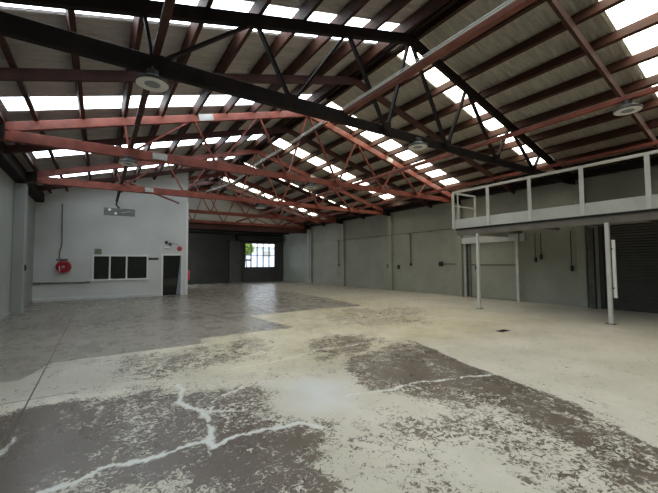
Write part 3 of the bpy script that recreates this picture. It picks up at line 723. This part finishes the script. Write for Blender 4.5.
# ------------------------------------------------------------------ mezzanine
MX, MY0, MY1 = 10.84, YF+.02, 8.1
mz = thing('mezzanine', 'pale grey mezzanine platform with open balustrade along the right wall', 'mezzanine', ((MX+XR)/2, 2.0, 0))
obj('deck', one(lambda b: box(b, MX+.06, XR-.17, MY0, MY1-.04, 3.06, 3.10)), 'deck_top', mz)
obj('soffit', one(lambda b: box(b, MX+.06, XR-.17, MY0, MY1-.04, 2.86, 2.88)), 'deck_under', mz)
for k in range(8):
    y = 7.3-1.36*k
    obj('joist', one(lambda b: box(b, MX+.06, XR-.17, y, y+.06, 2.76, 2.86, .004)), 'deck_under', mz)
obj('shadow_batten', one(lambda b: box(b, MX+.04, MX+.09, MY0, MY1-.08, 2.77, 2.86, .004)), 'black', mz)  # black strip standing in for the shaded gap under the fascia
obj('edge_beam', one(lambda b: box(b, MX+.08, MX+.20, MY0, MY1-.08, 2.58, 2.86, .008)), 'deck_under', mz)
obj('fascia', one(lambda b: box(b, MX, MX+.05, MY0, MY1, 2.83, 3.16, .006)), 'fascia', mz)
obj('end_fascia', one(lambda b: box(b, MX+.05, XR-.17, MY1-.05, MY1, 2.80, 3.12, .006)), 'fascia', mz)
obj('end_beam', one(lambda b: box(b, MX+.2, XR-.3, MY1-.30, MY1-.12, 2.62, 2.86, .006)), 'fascia', mz)
obj('top_rail', one(lambda b: box(b, MX-.02, MX+.06, MY0, MY1, 4.13, 4.20, .006)), 'steel_white', mz)
for y in (MY1-.035, 6.70, 5.34, 3.98, 2.62, 1.26, -.1, -1.46, -2.82):
    obj('rail_post', one(lambda b: box(b, MX-.04, MX, y-.05, y+.05, 2.83, 4.13, .005)), 'steel_white', mz)
obj('end_rail', one(lambda b: [box(b, MX+.06, 12.2, MY1-.06, MY1, 4.13, 4.19, .005), box(b, 12.14, 12.2, MY1-.06, MY1, 3.12, 4.13, .005), box(b, MX+.02, 12.14, MY1-.05, MY1-.01, 3.66, 3.70, .004), box(b, MX+.25, MX+.29, MY1-.05, MY1-.01, 3.12, 4.13, .004)]), 'steel_white', mz)
for y in (7.18, 3.49, -.2):
    p = obj('support_post', one(lambda b: box(b, MX+.045, MX+.135, y-.045, y+.045, 0, 2.60, .008)), 'steel_white', mz)
    obj('base_plate', one(lambda b: box(b, MX-.02, MX+.2, y-.10, y+.10, 0, .012, .003)), 'plate_steel', p)
    p.location = (0, 0, 0)
wt = thing('tube_guard', 'white tubular fitting strapped upright to the nearest mezzanine post', 'tube', (MX+.13, 3.36, .62))
obj('tube', one(lambda b: tube(b, [(MX+.14, 3.39, .66), (MX+.14, 3.39, 2.15)], .04, 16)), 'white', wt, True)
for z in (.62, 2.15): obj('end_cap', one(lambda b: tube(b, [(MX+.14, 3.39, z), (MX+.14, 3.39, z+.05)], .045, 16)), 'black', wt, True)
obj('strap', one(lambda b: [box(b, MX+.10, MX+.16, 3.39, 3.442, z, z+.03) for z in (.9, 1.9)]), 'plate_steel', wt)

# ------------------------------------------------------------------ world, light
w = bpy.data.worlds.new('sky'); bpy.context.scene.world = w; w.use_nodes = True
bg = w.node_tree.nodes['Background']; bg.inputs[0].default_value = (.82, .9, 1, 1); bg.inputs[1].default_value = 1.8

# unseen area light added to brighten the back bay
al = bpy.data.lights.new('side_window_daylight', 'AREA'); al.shape = 'RECTANGLE'; al.size = 2.6; al.size_y = 3.6
al.energy = 45; al.color = (.82, .92, 1)
ao = bpy.data.objects.new('side_window_daylight', al); C.objects.link(ao); ao.location = (XO-.2, 27.05, 2.25)
ao.rotation_euler = (0, -PI/2, 0)

# ------------------------------------------------------------------ camera
cam = bpy.data.cameras.new('camera'); co = bpy.data.objects.new('camera', cam); C.objects.link(co)
F_, yaw, pit, rol = 346.653, math.radians(33.453), math.radians(2.772), math.radians(-.40)
fw = Vector((math.sin(yaw)*math.cos(pit), math.cos(yaw)*math.cos(pit), math.sin(pit)))
r = Vector((math.cos(yaw), -math.sin(yaw), 0)); u = r.cross(fw)
r2 = r*math.cos(rol)+u*math.sin(rol); u2 = -r*math.sin(rol)+u*math.cos(rol)
co.matrix_world = Matrix(((r2.x, u2.x, -fw.x, 0), (r2.y, u2.y, -fw.y, 0), (r2.z, u2.z, -fw.z, 1.6), (0, 0, 0, 1)))
cam.sensor_width = 36; cam.sensor_fit = 'HORIZONTAL'; cam.lens = F_/658*36; cam.clip_start = .05
sc = bpy.context.scene; sc.camera = co
sc.view_settings.view_transform = 'Standard'; sc.view_settings.look = 'None'
sc.view_settings.exposure = 1.0; sc.view_settings.gamma = 1
sc.cycles.max_bounces = 8; sc.cycles.diffuse_bounces = 5
sc.cycles.use_denoising = True
